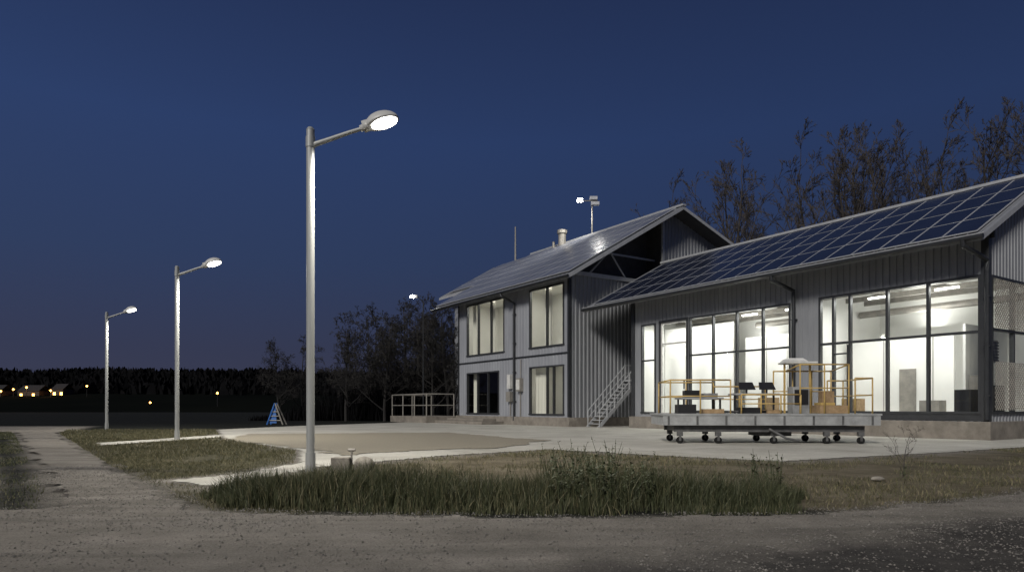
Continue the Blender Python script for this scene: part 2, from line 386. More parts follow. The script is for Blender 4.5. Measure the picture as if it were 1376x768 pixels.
o=bpy.data.objects.new('flood_lamp',L_); o.location=(w[0]-1.0,w[1]-.35,17.5); o.rotation_euler=(math.radians(40),0,math.radians(20)); sc.collection.objects.link(o)
par(o,off)

st=empty('metal_staircase',L(-1.2,2,0))
mb=MB(L); n=13; s0=.9; s1=4.0; zt=2.9
for i in range(n):
    z=zt*(i+1)/n; s=s0+(s1-s0)*i/n
    mb.box(-1.745,-.725,s,s+.28,z-.04,z,0)
for b in (-1.8,-.72):
    mb.hexa([(b,s0-.15,0.0),(b+.05,s0-.15,0.0),(b+.05,s0+.15,0.0),(b,s0+.15,0.0),(b,s1-.1,zt),(b+.05,s1-.1,zt),(b+.05,s1+.25,zt),(b,s1+.25,zt)],1)
    mb.tube([(b,s0,1.0),(b,s1,zt+1.0),(b,s1+1.5,zt+1.0)],.035,6,1);mb.tube([(b,s0,.55),(b,s1,zt+.5),(b,s1+1.5,zt+.5)],.025,6,1)
    for i in range(6):
        f=i/5; s=s0+(s1-s0)*f; mb.tube([(b,s,zt*f),(b,s,zt*f+1.0)],.03,6,1)
    mb.tube([(b,s1+1.4,0),(b,s1+1.4,zt+1)],.04,6,1)
mb.box(-1.79,-.66,s1,s1+1.5,zt+.002,zt+.06,0)
mb.obj('steps_and_rails',['fascia','fascia'],st)

def railing(name,pts,h,zb,mat,parent=None,r=.04,step=1.6,fr=None,mids=(.5,)):
    mb=MB(fr)
    for i in range(len(pts)-1):
        p=Vector(pts[i]);q=Vector(pts[i+1]);d=(q-p).length;n=max(1,round(d/step))
        for k in range(n+1):
            if k==n and i<len(pts)-2: continue
            x=p.lerp(q,k/n); mb.tube([(x.x,x.y,zb),(x.x,x.y,zb+h)],r,6)
        mb.tube([(p.x,p.y,zb+h),(q.x,q.y,zb+h)],r,6)
        for m_ in mids: mb.tube([(p.x,p.y,zb+h*m_),(q.x,q.y,zb+h*m_)],r*.8,6)
    return mb.obj(name,[mat],parent)
railing('ramp_railing',[(14.3,-.3),(14.3,-2.7),(20.8,-2.7),(20.8,1)],1.75,.5,'galv',None,.05,1.9,L)

fm=empty('floodlight_mast',(-7.6,58.5,0)); mb=MB()
mb.tube([(-7.6,58.5,0),(-7.6,58.5,10.2),(-8.1,58.5,10.7)],[.06,.05,.04],8,0)
mb.box(-8.7,-8.1,58.3,58.6,10.55,10.8,1);mb.box(-8.68,-8.35,58.28,58.298,10.56,10.76,2)
mb.obj('mast',['darkmetal','alu','flood'],fm)

# ============================================================ STREET LAMPS
def street_lamp(x,y,k,P):
    e=empty('street_lamp' if k==0 else 'street_lamp.%03d'%k,(x,y,0))
    mb=MB(lambda a,b,c:(x+a,y+b,c))
    mb.tube([(0,0,-.1),(0,0,.35)],.092,24,0); mb.tube([(0,0,.35),(0,0,6.45)],.076,24,0)
    mb.tube([(0,0,6.45),(0,0,6.50)],[.08,.05],24,0)
    mb.tube([(.05,0,6.17),(.35,0,6.27),(.75,0,6.41),(1.05,0,6.50)],[.05,.045,.038,.035],12,0)
    mb.tube([(0,0,6.12),(0,0,6.32)],.088,24,0)
    mb.obj('pole',['pole'],e,smooth=False)
    th=math.radians(17); c,s=math.cos(th),math.sin(th)
    # slight roll so the opening looks a little toward the road
    ro=math.radians(14); cr,sr=math.cos(ro),math.sin(ro)
    def hf(a,b,d):
        b,d=b*cr+d*sr,-b*sr+d*cr
        b,d=b,d
        return (x+1.02+a*c-d*s, y+b, 6.50+a*s+d*c)
    hb=MB(hf)
    hb.tube([(-.08,0,0),(.12,0,0.01)],[.06,.075],12,0)
    hb.box(-.02,.14,-.075,.075,-.06,.10,0)
    N,R=24,8; cx=.36; rx=.32; ry=.19; hz=.21
    rings=[]
    for i in range(R+1):
        ph=math.pi/2*i/R; rr=math.cos(ph); zz=math.sin(ph)
        if i==R: rings.append([hb.pt(hf(cx-.03,0,hz))]);break
        rings.append([hb.pt(hf(cx+rx*rr*math.cos(2*math.pi*j/N)-.03*zz,ry*rr*math.sin(2*math.pi*j/N),hz*zz)) for j in range(N)])
    low=[hb.pt(hf(cx+rx*.98*math.cos(2*math.pi*j/N),ry*.98*math.sin(2*math.pi*j/N),-.035)) for j in range(N)]
    inn=[hb.pt(hf(cx+.03+rx*.80*math.cos(2*math.pi*j/N),ry*.78*math.sin(2*math.pi*j/N),-.030)) for j in range(N)]
    dp=[hb.pt(hf(cx+.03+rx*.76*math.cos(2*math.pi*j/N),ry*.74*math.sin(2*math.pi*j/N),-.055)) for j in range(N)]
    def band(A,B,m):
        for j in range(N): hb.f.append((A[j],A[(j+1)%N],B[(j+1)%N],B[j]));hb.m.append(m)
    band(low,rings[0],0);band(inn,low,0);band(dp,inn,1)
    hb.f.append(tuple(dp));hb.m.append(1)
    for i in range(R-1): band(rings[i],rings[i+1],0)
    for j in range(N): hb.f.append((rings[R-1][j],rings[R-1][(j+1)%N],rings[R][0]));hb.m.append(0)
    hb.obj('lamp_head',['head','lens'],e,smooth=True)
    L2=bpy.data.lights.new('lamp_light','SPOT');L2.energy=P;L2.color=(1,.95,.85);L2.shadow_soft_size=.1;L2.spot_size=math.radians(168);L2.spot_blend=.5
    o2=bpy.data.objects.new('lamp_light',L2);o2.location=hf(cx+.03,0,-.18);o2.rotation_euler=(0,-.15,0);sc.collection.objects.link(o2);par(o2,e)
street_lamp(-3.82,12.94,0,1900);street_lamp(-12.56,25.6,1,2300);street_lamp(-22.5,37.9,2,2000)

# ============================================================ PLATFORM TROLLEY
tr=empty('work_platform_trolley',(8.45,23.4,0))
K=lambda a,b,c:(8.45+a*.9985+b*.05,23.4-a*.05+b*.9985,c)
mb=MB(K)
mb.box(-3.5,3.54,-1.25,1.3,.94,1.0,0)
for yy in (-1.23,1.18): mb.box(-3.45,3.5,yy,yy+.1,.62,.935,0)
for xx in (-3.45,3.4): mb.box(xx,xx+.1,-1.12,1.17,.62,.935,0)
for i in range(8): mb.box(-3.3+i*.93,-3.24+i*.93,-1.25,-1.232,.64,.92,1)
mb.box(-3.05,3.1,-1.0,-.88,.40,.60,1);mb.box(-3.05,3.1,.85,.97,.40,.60,1)
for xx in (-2.9,-1.8,-.1,1.6,3.0): mb.box(xx-.07,xx+.07,-.87,.84,.42,.58,1);
mb.box(-.2,.9,-.6,.5,.25,.41,1)
for xx in (-2.85,-1.6,.2,1.9,3.0):
    for yy in (-.94,.91):
        mb.box(xx-.09,xx+.09,yy-.07,yy+.07,.26,.395,1)
        mb.tube([(xx,yy-.045,.125),(xx,yy+.045,.125)],.115,16,2)
        mb.box(xx-.035,xx+.035,yy-.07,yy-.05,.1,.27,1)
mb.tube([(.0,-1.1,.5),(.5,-1.3,.2),(.9,-1.3,.12)],.04,8,1)
mb.obj('deck_and_wheels',['steel','understeel','rubber'],tr)
mb=MB(K)
def rail(x0,x1,y,h,posts,z=1.0):
    for i in range(posts):
        x=x0+(x1-x0)*i/(posts-1); mb.tube([(x,y,z),(x,y,z+h)],.026,8)
    mb.tube([(x0,y,z+h),(x1,y,z+h)],.026,8);mb.tube([(x0,y,z+h*.52),(x1,y,z+h*.52)],.02,8)
rail(-3.2,-1.25,-1.15,1.1,3);rail(-3.2,-1.25,1.15,1.1,3);rail(-1.25,.6,1.15,.95,3)
for x in (-3.2,):
    mb.tube([(x,-1.15,2.1),(x,1.15,2.1)],.026,8);mb.tube([(x,-1.15,1.57),(x,1.15,1.57)],.02,8)
rail(.6,2.55,.3,1.45,4);rail(1.0,2.55,-1.1,1.6,3);rail(2.75,3.3,-1.1,1.15,2);rail(2.75,3.3,1.1,1.15,2)
mb.tube([(3.3,-1.1,2.15),(3.3,1.1,2.15)],.026,8);mb.tube([(3.3,-1.1,1.6),(3.3,1.1,1.6)],.02,8)
mb.tube([(2.55,-1.1,2.6),(2.55,.3,2.45)],.026,8);mb.tube([(1.0,-1.1,2.6),(1.0,.3,2.45)],.026,8)
rail(-.9,1.0,-1.15,.62,4)
mb.obj('guard_rails',['yellow'],tr,smooth=True)
mb=MB(K)
mb.box(.75,1.8,-.5,.3,2.68,2.74,1); mb.hexa([(.8,-.5,2.745),(1.5,-.5,2.745),(1.5,.3,2.745),(.8,.3,2.745),(.9,-.4,2.86),(1.35,-.4,2.86),(1.35,.2,2.86),(.9,.2,2.86)],1)
for xx in (.85,1.7): mb.box(xx-.03,xx+.03,-.1,-.04,1.0,2.67,4)
mb.box(1.05,1.6,-.3,.2,1.0,1.9,0);mb.box(1.1,1.55,-.34,-.303,1.3,1.8,2)
mb.box(-2.75,-1.35,-.7,.5,1.48,1.54,0)
for xx in (-2.65,-1.45):
    for yy in (-.6,.4): mb.box(xx-.03,xx+.03,yy-.03,yy+.03,1.0,1.48,2)
mb.box(-2.6,-2.1,-.5,-.1,1.545,1.78,2);mb.box(-1.95,-1.5,-.5,.1,1.545,1.68,0);mb.box(-2.9,-2.3,-.9,-.3,1.005,1.3,2);mb.box(-2.1,-1.4,-.95,-.6,1.005,1.15,3)
mb.box(-.95,.55,-.5,.3,1.62,1.68,0)
for xx in (-.85,.45): mb.box(xx-.03,xx+.03,-.2,-.14,1.0,1.62,2)
for x0 in (-.75,-.08):
    mb.hexa([(x0,-.35,1.80),(x0+.56,-.35,1.80),(x0+.56,-.32,1.80),(x0,-.32,1.80),(x0+.05,-.12,2.06),(x0+.51,-.12,2.06),(x0+.51,-.09,2.06),(x0+.05,-.09,2.06)],2)
    mb.box(x0+.25,x0+.31,-.25,-.2,1.68,1.85,2)
mb.box(-.9,-.2,-.95,-.5,1.005,1.2,2);mb.box(.0,.5,-.9,-.4,1.005,1.12,3)
mb.box(1.7,2.6,-.95,-.2,1.005,1.27,3);mb.box(1.75,2.2,-.9,-.3,1.275,1.36,4);mb.box(2.1,2.5,-.1,.25,1.005,1.75,3)
mb.tube([(-1.2,-.6,1.06),(-.6,-.9,1.06),(.3,-.7,1.06)],.04,8,2)
mb.obj('equipment',['steel','whitep','black','wood','yellow'],tr,bevel=.006)

# ============================================================ SMALL OBJECTS
e=empty('a_frame_play_ladder',(-16.6,47.8,0)); mb=MB(lambda a,b,c:(-16.6+a,47.8+b,c))
mb.tube([(-.55,0,0),(0,0,1.5)],.06,6,0);mb.tube([(.55,0,0),(0,0,1.5)],.05,6,1);mb.tube([(-.55,.8,0),(0,.4,1.5)],.06,6,0);mb.tube([(.55,.8,0),(0,.4,1.5)],.05,6,1)
mb.hexa([(-.5,.05,.1),(.1,.05,.1),(.1,.09,.1),(-.5,.09,.1),(-.08,.05,1.3),(.02,.05,1.3),(.02,.09,1.3),(-.08,.09,1.3)],0)
for z in (.3,.6,.9): mb.tube([(-.5+z*.36,0,z),(.5-z*.36,0,z)],.03,6,1)
mb.obj('frame',['blue','galv'],e)
def rock(name,x,y,r,sq=(1,1,1),seed=0,mat='stone'):
    rr=random.Random(seed); mb=MB(); N=12;R=8; rings=[]
    for i in range(R+1):
        ph=-math.pi/2+math.pi*i/R
        rings.append([mb.pt((x+r*sq[0]*math.cos(ph)*math.cos(2*math.pi*j/N)*(1+rr.uniform(-.12,.12)),y+r*sq[1]*math.cos(ph)*math.sin(2*math.pi*j/N)*(1+rr.uniform(-.12,.12)),r*sq[2]*.8+r*sq[2]*math.sin(ph)*(1+rr.uniform(-.05,.05)))) for j in range(N)])
    for i in range(R):
        for j in range(N): mb.f.append((rings[i][j],rings[i][(j+1)%N],rings[i+1][(j+1)%N],rings[i+1][j]));mb.m.append(0)
    return mb.obj(name,[mat],smooth=True)
rock('field_stone',-2.75,12.7,.19,(1.1,.8,.85),3);rock('field_stone.001',6.0,11.2,.08,(1.4,.9,.5),5)
mb=MB(lambda a,b,c:(-3.22+a,12.9+b,c))
mb.box(-.17,.17,-.14,.14,-.05,.26,0);mb.tube([(.19,0,.0),(.19,0,.40)],.02,8,1);mb.tube([(.12,0,.40),(.26,0,.40)],.03,8,1)
mb.obj('concrete_valve_box',['stone','galv'],bevel=.015)

# ============================================================ GROUND
def vnoise(x,y,sc_,seed=0):
    x=np.asarray(x)*sc_;y=np.asarray(y)*sc_
    xi=np.floor(x).astype(np.int64);yi=np.floor(y).astype(np.int64);fx=x-xi;fy=y-yi
    fx=fx*fx*(3-2*fx);fy=fy*fy*(3-2*fy)
    def h(a,b):
        n=(a*374761393+b*668265263+seed*982451653)&0x7fffffff
        n=((n^(n>>13))*1274126177)&0x7fffffff
        return ((n^(n>>16))&0xffff)/65535.0
    return (h(xi,yi)*(1-fx)+h(xi+1,yi)*fx)*(1-fy)+(h(xi,yi+1)*(1-fx)+h(xi+1,yi+1)*fx)*fy
def fbm(x,y,s,seed=0,o=4):
    t=0;a=.5
    for i in range(o): t=t+a*vnoise(x,y,s*2**i,seed+i*7);a*=.5
    return t/(1-.5**o)
def sdf(px,py,poly):
    px=np.asarray(px,float);py=np.asarray(py,float);d=np.full(px.shape,1e9);ins=np.zeros(px.shape,bool);n=len(poly)
    for i in range(n):
        x0,y0=poly[i];x1,y1=poly[(i+1)%n];ex,ey=x1-x0,y1-y0
        t=np.clip(((px-x0)*ex+(py-y0)*ey)/(ex*ex+ey*ey+1e-12),0,1)
        d=np.minimum(d,np.hypot(px-x0-t*ex,py-y0-t*ey))
        c=((y0>py)!=(y1>py))&(px<(x1-x0)*(py-y0)/(y1-y0+1e-12)+x0); ins^=c
    return np.where(ins,d,-d)
ROAD=[(-60,-8),(60,-8),(60,36),(30,21.5),(7.3,9.73),(5.2,8.5),(3.29,7.69),(.9,7.33),(-2.41,7.69),(-3.5,7.97),(-4.44,9.09),(-8.27,14.1),(-20.8,31.4),(-27,44),(-40,44),(-60,44)]
STRIP=[(-25,34),(-22.3,30.6),(-10.6,15.0),(-6.7,9.8),(-5.6,8.0),(-6.1,7.9),(-9.4,12.4),(-16,20.7),(-25.2,33)]
LEFTG=[(-60,44),(-60,-2),(-14,9),(-19,18),(-28,34)]
YARD=[(-15.9,36.7),(-14,44),(-7,58),(10,70),(45,70),(60,41),(30,26),(15.3,20.4),(9.44,16.9),(5.95,15.07),(3.54,16.9),(1.09,19.3),(-1.62,16.9),(-3.83,13.6),(-4.43,10.2),(-5.73,11.1),(-5.0,12.4),(-4.61,14.67),(-5.96,18.97),(-10.8,25.6)]
LAWN=[(-20.8,31.4),(-8.27,14.1),(-4.44,9.09),(-3.5,7.97),(-2.41,7.69),(-1.5,9),(-3,14),(-4.61,15),(-5.96,18.97),(-10.8,25.6),(-15.9,36.9),(-24,36.9)]
TALL=[(-3.5,8.05),(-2.41,7.78),(.9,7.45),(3.35,7.8),(4.3,9.4),(2.5,9.9),(0,9.6),(-2.5,10.4),(-4.4,10.0),(-4.4,9.3)]
DRY=[(-2.6,9),(4,8),(5.2,8.6),(30,21.6),(58,36),(60,41),(30,26),(15.3,20.4),(9.44,16.9),(5.95,15.07),(3.54,16.9),(1.09,19.3),(-1.62,16.9),(-3.83,13.6),(-3.6,10)]
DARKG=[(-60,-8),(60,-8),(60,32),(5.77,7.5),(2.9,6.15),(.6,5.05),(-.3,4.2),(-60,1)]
def spaced(lo,hi,a,b,step,g=1.12):
    v=list(np.arange(a,b,step));x=b;s=step
    while x<hi: v.append(x);s*=g;x+=s
    v.append(hi);x=a;s=step;w=[]
    while True:
        s*=g;x-=s
        if x<lo: break
        w.append(x)
    w.append(lo);return np.array(w[::-1]+v)
xs=spaced(-1500,1500,-26,24,.2);ys=spaced(-60,2500,3,34,.2)
X,Y=np.meshgrid(xs,ys);nx,ny=len(xs),len(ys);X=X.ravel();Y=Y.ravel()
wob=(fbm(X,Y,.9,3)-.5)*.9
sm=lambda v,w:np.clip(v/w+.5,0,1)
a_road=sm(np.minimum(sdf(X,Y,ROAD),-np.maximum(sdf(X,Y,STRIP),sdf(X,Y,LEFTG)))+wob*.6,.5)
a_lawn=sm(sdf(X,Y,LAWN)+wob*.5,.5); a_dry=sm(sdf(X,Y,DRY)+wob,.6)
a_yard=sm(sdf(X,Y,YARD)+.35,.7)
near=(Y<60)&(np.abs(X)<60)
Z=np.where(near,-.025*fbm(X,Y,1.3,9)-.002,-.02)
Z=np.where(sdf(X,Y,YARD)>-.4,-.002,Z); Z=np.where(sdf(X,Y,YARD)>.3,-.03,Z)
idx=np.arange(nx*ny).reshape(ny,nx)
F=np.stack([idx[:-1,:-1].ravel(),idx[:-1,1:].ravel(),idx[1:,1:].ravel(),idx[1:,:-1].ravel()],1)
def npmesh(name,V_,F_,mat,attrs=None,smooth=True):
    me=bpy.data.meshes.new(name);V_=np.asarray(V_,dtype=np.float32);F_=np.asarray(F_,dtype=np.int32)
    me.vertices.add(len(V_));me.vertices.foreach_set('co',V_.ravel())
    k=F_.shape[1];me.loops.add(F_.size);me.loops.foreach_set('vertex_index',F_.ravel())
    me.polygons.add(len(F_));me.polygons.foreach_set('loop_start',np.arange(0,F_.size,k,dtype=np.int32))
    me.polygons.foreach_set('use_smooth',np.full(len(F_),smooth))
    me.update(calc_edges=True);me.validate()
    for kk,v in (attrs or {}).items():
        a=me.attributes.new(kk,'FLOAT','POINT');a.data.foreach_set('value',np.asarray(v,dtype=np.float32))
    me.materials.append(mat);o=bpy.data.objects.new(name,me);sc.collection.objects.link(o);return o
def ground_mat(name,dirt_only=False):
    m,t,n,l,b=nt(name); b.inputs['Roughness'].default_value=.95;b.inputs['Specular IOR Level'].default_value=.15
    tc=n.new('ShaderNodeTexCoord')
    def noise(s,d=6,r=.65,vec=None):
        x=n.new('ShaderNodeTexNoise');x.inputs['Scale'].default_value=s;x.inputs['Detail'].default_value=d;x.inputs['Roughness'].default_value=r
        l.new(vec or tc.outputs['Object'],x.inputs['Vector']);return x.outputs['Fac']
    def ramp(f,cs):
        r=n.new('ShaderNodeValToRGB');e=r.color_ramp.elements
        e[0].position,e[0].color=cs[0][0],(*cs[0][1],1);e[1].position,e[1].color=cs[-1][0],(*cs[-1][1],1)
        for p,c in cs[1:-1]: x=e.new(p);x.color=(*c,1)
        l.new(f,r.inputs['Fac']);return r.outputs['Color']
    def mix(f,a,c,mode='MIX'):
        x=n.new('ShaderNodeMix');x.data_type='RGBA';x.blend_type=mode
        if isinstance(f,float): x.inputs[0].default_value=f
        else: l.new(f,x.inputs[0])
        l.new(a,x.inputs[6]);l.new(c,x.inputs[7]);return x.outputs[2]
    def att(nm):
        x=n.new('ShaderNodeAttribute');x.attribute_name=nm;return x.outputs['Fac']
    def math_(op,a,c=0,clamp=False):
        x=n.new('ShaderNodeMath');x.operation=op;x.use_clamp=clamp
        for i,v in enumerate((a,c)):
            if isinstance(v,(int,float)): x.inputs[i].default_value=v
            else: l.new(v,x.inputs[i])
        return x.outputs[0]
    mp=n.new('ShaderNodeMapping');mp.inputs['Rotation'].default_value=(0,0,math.radians(-12));mp.inputs['Scale'].default_value=(.12,1.6,1)
    l.new(tc.outputs['Object'],mp.inputs['Vector'])
    trk=ramp(noise(1.5,5,.6,mp.outputs['Vector']),[(.3,(.62,.62,.62)),(.7,(1.15,1.15,1.15))])
    dirt=ramp(noise(.9,8,.7),[(.28,(.16,.147,.127)),(.5,(.23,.212,.185)),(.75,(.30,.28,.25))])
    fine=ramp(noise(55,4,.7),[(.3,(.5,.5,.5)),(.7,(1.3,1.3,1.3))])
    dirt=mix(.8,dirt,trk,'MULTIPLY');dirt=mix(.75,dirt,fine,'MULTIPLY')
    hgt=math_('ADD',noise(45,6,.7),math_('MULTIPLY',noise(7,5),.9))
    if dirt_only:
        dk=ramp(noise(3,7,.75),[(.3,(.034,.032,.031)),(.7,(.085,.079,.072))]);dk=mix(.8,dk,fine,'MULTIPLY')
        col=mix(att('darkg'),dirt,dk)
    else:
        field=ramp(noise(.25,6),[(.3,(.006,.007,.005)),(.7,(.012,.013,.009))])
        lawn=ramp(noise(.55,8,.7),[(.3,(.038,.042,.021)),(.48,(.078,.073,.040)),(.7,(.16,.14,.088))]);lawn=mix(.7,lawn,fine,'MULTIPLY')
        dry=ramp(noise(.8,8,.7),[(.3,(.055,.05,.030)),(.5,(.13,.11,.075)),(.75,(.22,.195,.15))]);dry=mix(.7,dry,fine,'MULTIPLY')
        col=mix(att('lawn'),field,lawn);col=mix(att('dry'),col,dry);col=mix(att('road'),col,dirt);col=mix(att('yard'),col,dirt)
    l.new(col,b.inputs['Base Color'])
    bp=n.new('ShaderNodeBump');bp.inputs['Strength'].default_value=.9;bp.inputs['Distance'].default_value=.035
    l.new(hgt,bp.inputs['Height']);l.new(bp.outputs['Normal'],b.inputs['Normal']);return m
npmesh('ground',np.stack([X,Y,Z],1),F,ground_mat('ground_soil'),{'road':a_road,'lawn':a_lawn,'dry':a_dry,'yard':a_yard})

def cutsheet(name,xr,yr,step,fn,zf,mat,attrs=None):
    x=np.arange(xr[0],xr[1],step);y=np.arange(yr[0],yr[1],step)
    X,Y=np.meshgrid(x,y);sh=X.shape;xf,yf=X.ravel(),Y.ravel();ins=fn(xf,yf)>0
    idx=np.arange(xf.size).reshape(sh);F=np.stack([idx[:-1,:-1].ravel(),idx[:-1,1:].ravel(),idx[1:,1:].ravel(),idx[1:,:-1].ravel()],1)
    F=F[ins[F].all(1)];used=np.unique(F);rm=-np.ones(xf.size,int);rm[used]=np.arange(len(used))
    P=np.stack([xf,yf,zf(xf,yf)],1)[used]
    return npmesh(name,P,rm[F],mat,{k:f(P[:,0],P[:,1]) for k,f in (attrs or {}).items()})
def road_in(x,y):
    return np.minimum(sdf(x,y,ROAD),-np.maximum(sdf(x,y,STRIP),sdf(x,y,LEFTG)))-.12+(fbm(x,y,1.7,21)-.5)*.5
def rutz(x,y):
    d=(y-5.6-.25*np.maximum(x,-2))
    ruts=-.022*np.exp(-((d-.55)/.16)**2)-.022*np.exp(-((d+.8)/.2)**2)
    dark=sm(sdf(x,y,DARKG)+(fbm(x,y,1.5,40)-.5)*.8,.5)
    return .034+ruts+.018*(fbm(x,y,2.2,5)-.5)+.012*(fbm(x,y,9,6,2)-.5)+dark*.03*(fbm(x,y,6,11)-.4)
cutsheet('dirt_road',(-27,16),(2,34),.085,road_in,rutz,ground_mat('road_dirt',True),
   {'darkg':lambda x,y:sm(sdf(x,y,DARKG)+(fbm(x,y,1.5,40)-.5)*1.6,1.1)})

def yard_mat():
    m,t,n,l,b=nt('yard_concrete');b.inputs['Roughness'].default_value=.85
    tc=n.new('ShaderNodeTexCoord');mp=n.new('ShaderNodeMapping');mp.inputs['Rotation'].default_value=(0,0,-ANG);l.new(tc.outputs['Object'],mp.inputs['Vector'])
    no=n.new('ShaderNodeTexNoise');no.inputs['Scale'].default_value=.45;no.inputs['Detail'].default_value=9;no.inputs['Roughness'].default_value=.7;l.new(tc.outputs['Object'],no.inputs['Vector'])
    r=n.new('ShaderNodeValToRGB');e=r.color_ramp.elements;e[0].position=.3;e[0].color=(.33,.315,.27,1);e[1].position=.7;e[1].color=(.55,.535,.48,1);l.new(no.outputs['Fac'],r.inputs['Fac'])
    br=n.new('ShaderNodeTexBrick');br.inputs['Scale'].default_value=1;br.inputs['Brick Width'].default_value=4.5;br.inputs['Row Height'].default_value=4.5;br.offset=0
    br.inputs['Mortar Size'].default_value=.025;br.inputs['Color1'].default_value=(1,1,1,1);br.inputs['Color2'].default_value=(.85,.85,.84,1);br.inputs['Mortar'].default_value=(.3,.28,.24,1)
    l.new(mp.outputs['Vector'],br.inputs['Vector'])
    n2=n.new('ShaderNodeTexNoise');n2.inputs['Scale'].default_value=25;n2.inputs['Detail'].default_value=5;l.new(tc.outputs['Object'],n2.inputs['Vector'])
    r2=n.new('ShaderNodeValToRGB');r2.color_ramp.elements[0].position=.3;r2.color_ramp.elements[0].color=(.75,.75,.75,1);r2.color_ramp.elements[1].position=.7;r2.color_ramp.elements[1].color=(1.1,1.1,1.1,1);l.new(n2.outputs['Fac'],r2.inputs['Fac'])
    x=n.new('ShaderNodeMix');x.data_type='RGBA';x.blend_type='MULTIPLY';x.inputs[0].default_value=.8;l.new(r.outputs['Color'],x.inputs[6]);l.new(br.outputs['Color'],x.inputs[7])
    y=n.new('ShaderNodeMix');y.data_type='RGBA';y.blend_type='MULTIPLY';y.inputs[0].default_value=.8;l.new(x.outputs[2],y.inputs[6]);l.new(r2.outputs['Color'],y.inputs[7])
    l.new(y.outputs[2],b.inputs['Base Color'])
    bp=n.new('ShaderNodeBump');bp.inputs['Strength'].default_value=.3;bp.inputs['Distance'].default_value=.01;l.new(n2.outputs['Fac'],bp.inputs['Height']);l.new(bp.outputs['Normal'],b.inputs['Normal']);return m
YM=yard_mat()
cutsheet('concrete_yard',(-18,40),(9.5,62),.14,lambda x,y:sdf(x,y,YARD)+(fbm(x,y,1.2,31)-.5)*.22,lambda x,y:.0+0*x+.012,YM)
PATH=[(-12.9,21.2),(-11.6,27.5),(-12.7,30),(-14.0,23)]
cutsheet('concrete_path',(-15,-11),(20.5,31),.1,lambda x,y:sdf(x,y,PATH)+(fbm(x,y,2,35)-.5)*.4,lambda x,y:.012+0*x,YM)
PAD=[(-10.3,24.4),(-11.9,30.6),(-3.1,32.4),(1.3,24.6),(-.4,19.8),(-2.6,18.6),(-4.2,16.6),(-5.3,18.7)]
M['pad']=pmat('pad_gravel',(.27,.245,.185),(.17,.15,.115),scale=30,rough=.95,bump=.8,bscale=60)
o=cutsheet('gravel_pad',(-13,3),(15,34),.12,lambda x,y:sdf(x,y,PAD)+(fbm(x,y,1.4,51)-.5)*.9,lambda x,y:.020+.012*fbm(x,y,3,2),M['pad'])

# ---- blades
def scatter(poly,n,extra=None):
    p=np.array(poly);lo=p.min(0);hi=p.max(0);out=[];c=0
    while c<n:
        q=RNG.uniform(lo,hi,(n*2,2));k=sdf(q[:,0],q[:,1],poly)>0
        if extra is not None: k&=extra(q[:,0],q[:,1])
        q=q[k];out.append(q);c+=len(q)
        if len(q)==0: break
    return np.concatenate(out)[:n]
def blades(name,P,h,w,mat,tint,lean=.35,zb=-.03):
    n=len(P);ang=RNG.uniform(0,2*np.pi,n);la=RNG.uniform(0,2*np.pi,n);le=np.abs(RNG.normal(0,lean,n))*h
    dx,dy=np.cos(ang)*w/2,np.sin(ang)*w/2;lx,ly=np.cos(la)*le,np.sin(la)*le
    z0=np.full(n,zb);V_=np.zeros((n,6,3));x,y=P[:,0],P[:,1]
    for k,(f,g,ww) in enumerate(((0,0,1),(.55,.3,.8))):
        V_[:,2*k,0]=x+lx*g-dx*ww;V_[:,2*k,1]=y+ly*g-dy*ww;V_[:,2*k,2]=z0+h*f
        V_[:,2*k+1,0]=x+lx*g+dx*ww;V_[:,2*k+1,1]=y+ly*g+dy*ww;V_[:,2*k+1,2]=z0+h*f
    for k,s in ((4,.12),(5,-.12)):
        V_[:,k,0]=x+lx+dx*s;V_[:,k,1]=y+ly+dy*s;V_[:,k,2]=z0+h
    b=np.arange(n)[:,None]*6
    F_=np.concatenate([b+np.array([[0,1,3,2]]),b+np.array([[2,3,4,5]])],0)
    return npmesh(name,V_.reshape(-1,3),F_,mat,{'tint':np.repeat(tint,6)},smooth=False)
P=scatter(TALL,30000,lambda x,y:(fbm(x,y,1.1,77)+RNG.uniform(-.25,.25,x.shape)>.38)&(sdf(x,y,TALL)>(fbm(x,y,1.3,78)-.35)*.8))
edge=np.clip(sdf(P[:,0],P[:,1],TALL)/.6,.25,1)
h=(.12+.30*RNG.random(len(P))**1.3+.30*(fbm(P[:,0],P[:,1],1.0,8)-.4))*edge+.03
blades('tall_grass',P,np.clip(h,.05,.7),RNG.uniform(.006,.011,len(P)),M['gtall'],np.clip(RNG.normal(.47,.26,len(P))+.5*(fbm(P[:,0],P[:,1],.8,15)-.5),0,1),.42)
P=scatter(LAWN,42000,lambda x,y:(fbm(x,y,.7,61)+RNG.uniform(-.2,.2,x.shape)>.45)&(sdf(x,y,YARD)<-.05)&(sdf(x,y,PATH)<0)&(RNG.random(x.shape)<np.clip(14/y,0.15,1)**1.3))
blades('lawn_grass',P,RNG.uniform(.03,.085,len(P))*np.clip(P[:,1]/14,1,1.5),RNG.uniform(.007,.012,len(P))*np.clip(P[:,1]/12,1,3),M['glawn'],np.clip(RNG.normal(.56,.28,len(P)),0,1),.6)
P=scatter(DRY,22000,lambda x,y:(x<16)&(fbm(x,y,.8,62)+RNG.uniform(-.15,.15,x.shape)>.53)&(sdf(x,y,YARD)<-.05))
blades('dry_grass',P,RNG.uniform(.03,.10,len(P)),RNG.uniform(.007,.013,len(P))*np.clip(P[:,1]/12,1,3),M['glawn'],np.clip(RNG.normal(.62,.25,len(P)),0,1),.7)
P=scatter(STRIP,5500,lambda x,y:(fbm(x,y,1.0,63)+RNG.uniform(-.2,.2,x.shape)>.53))
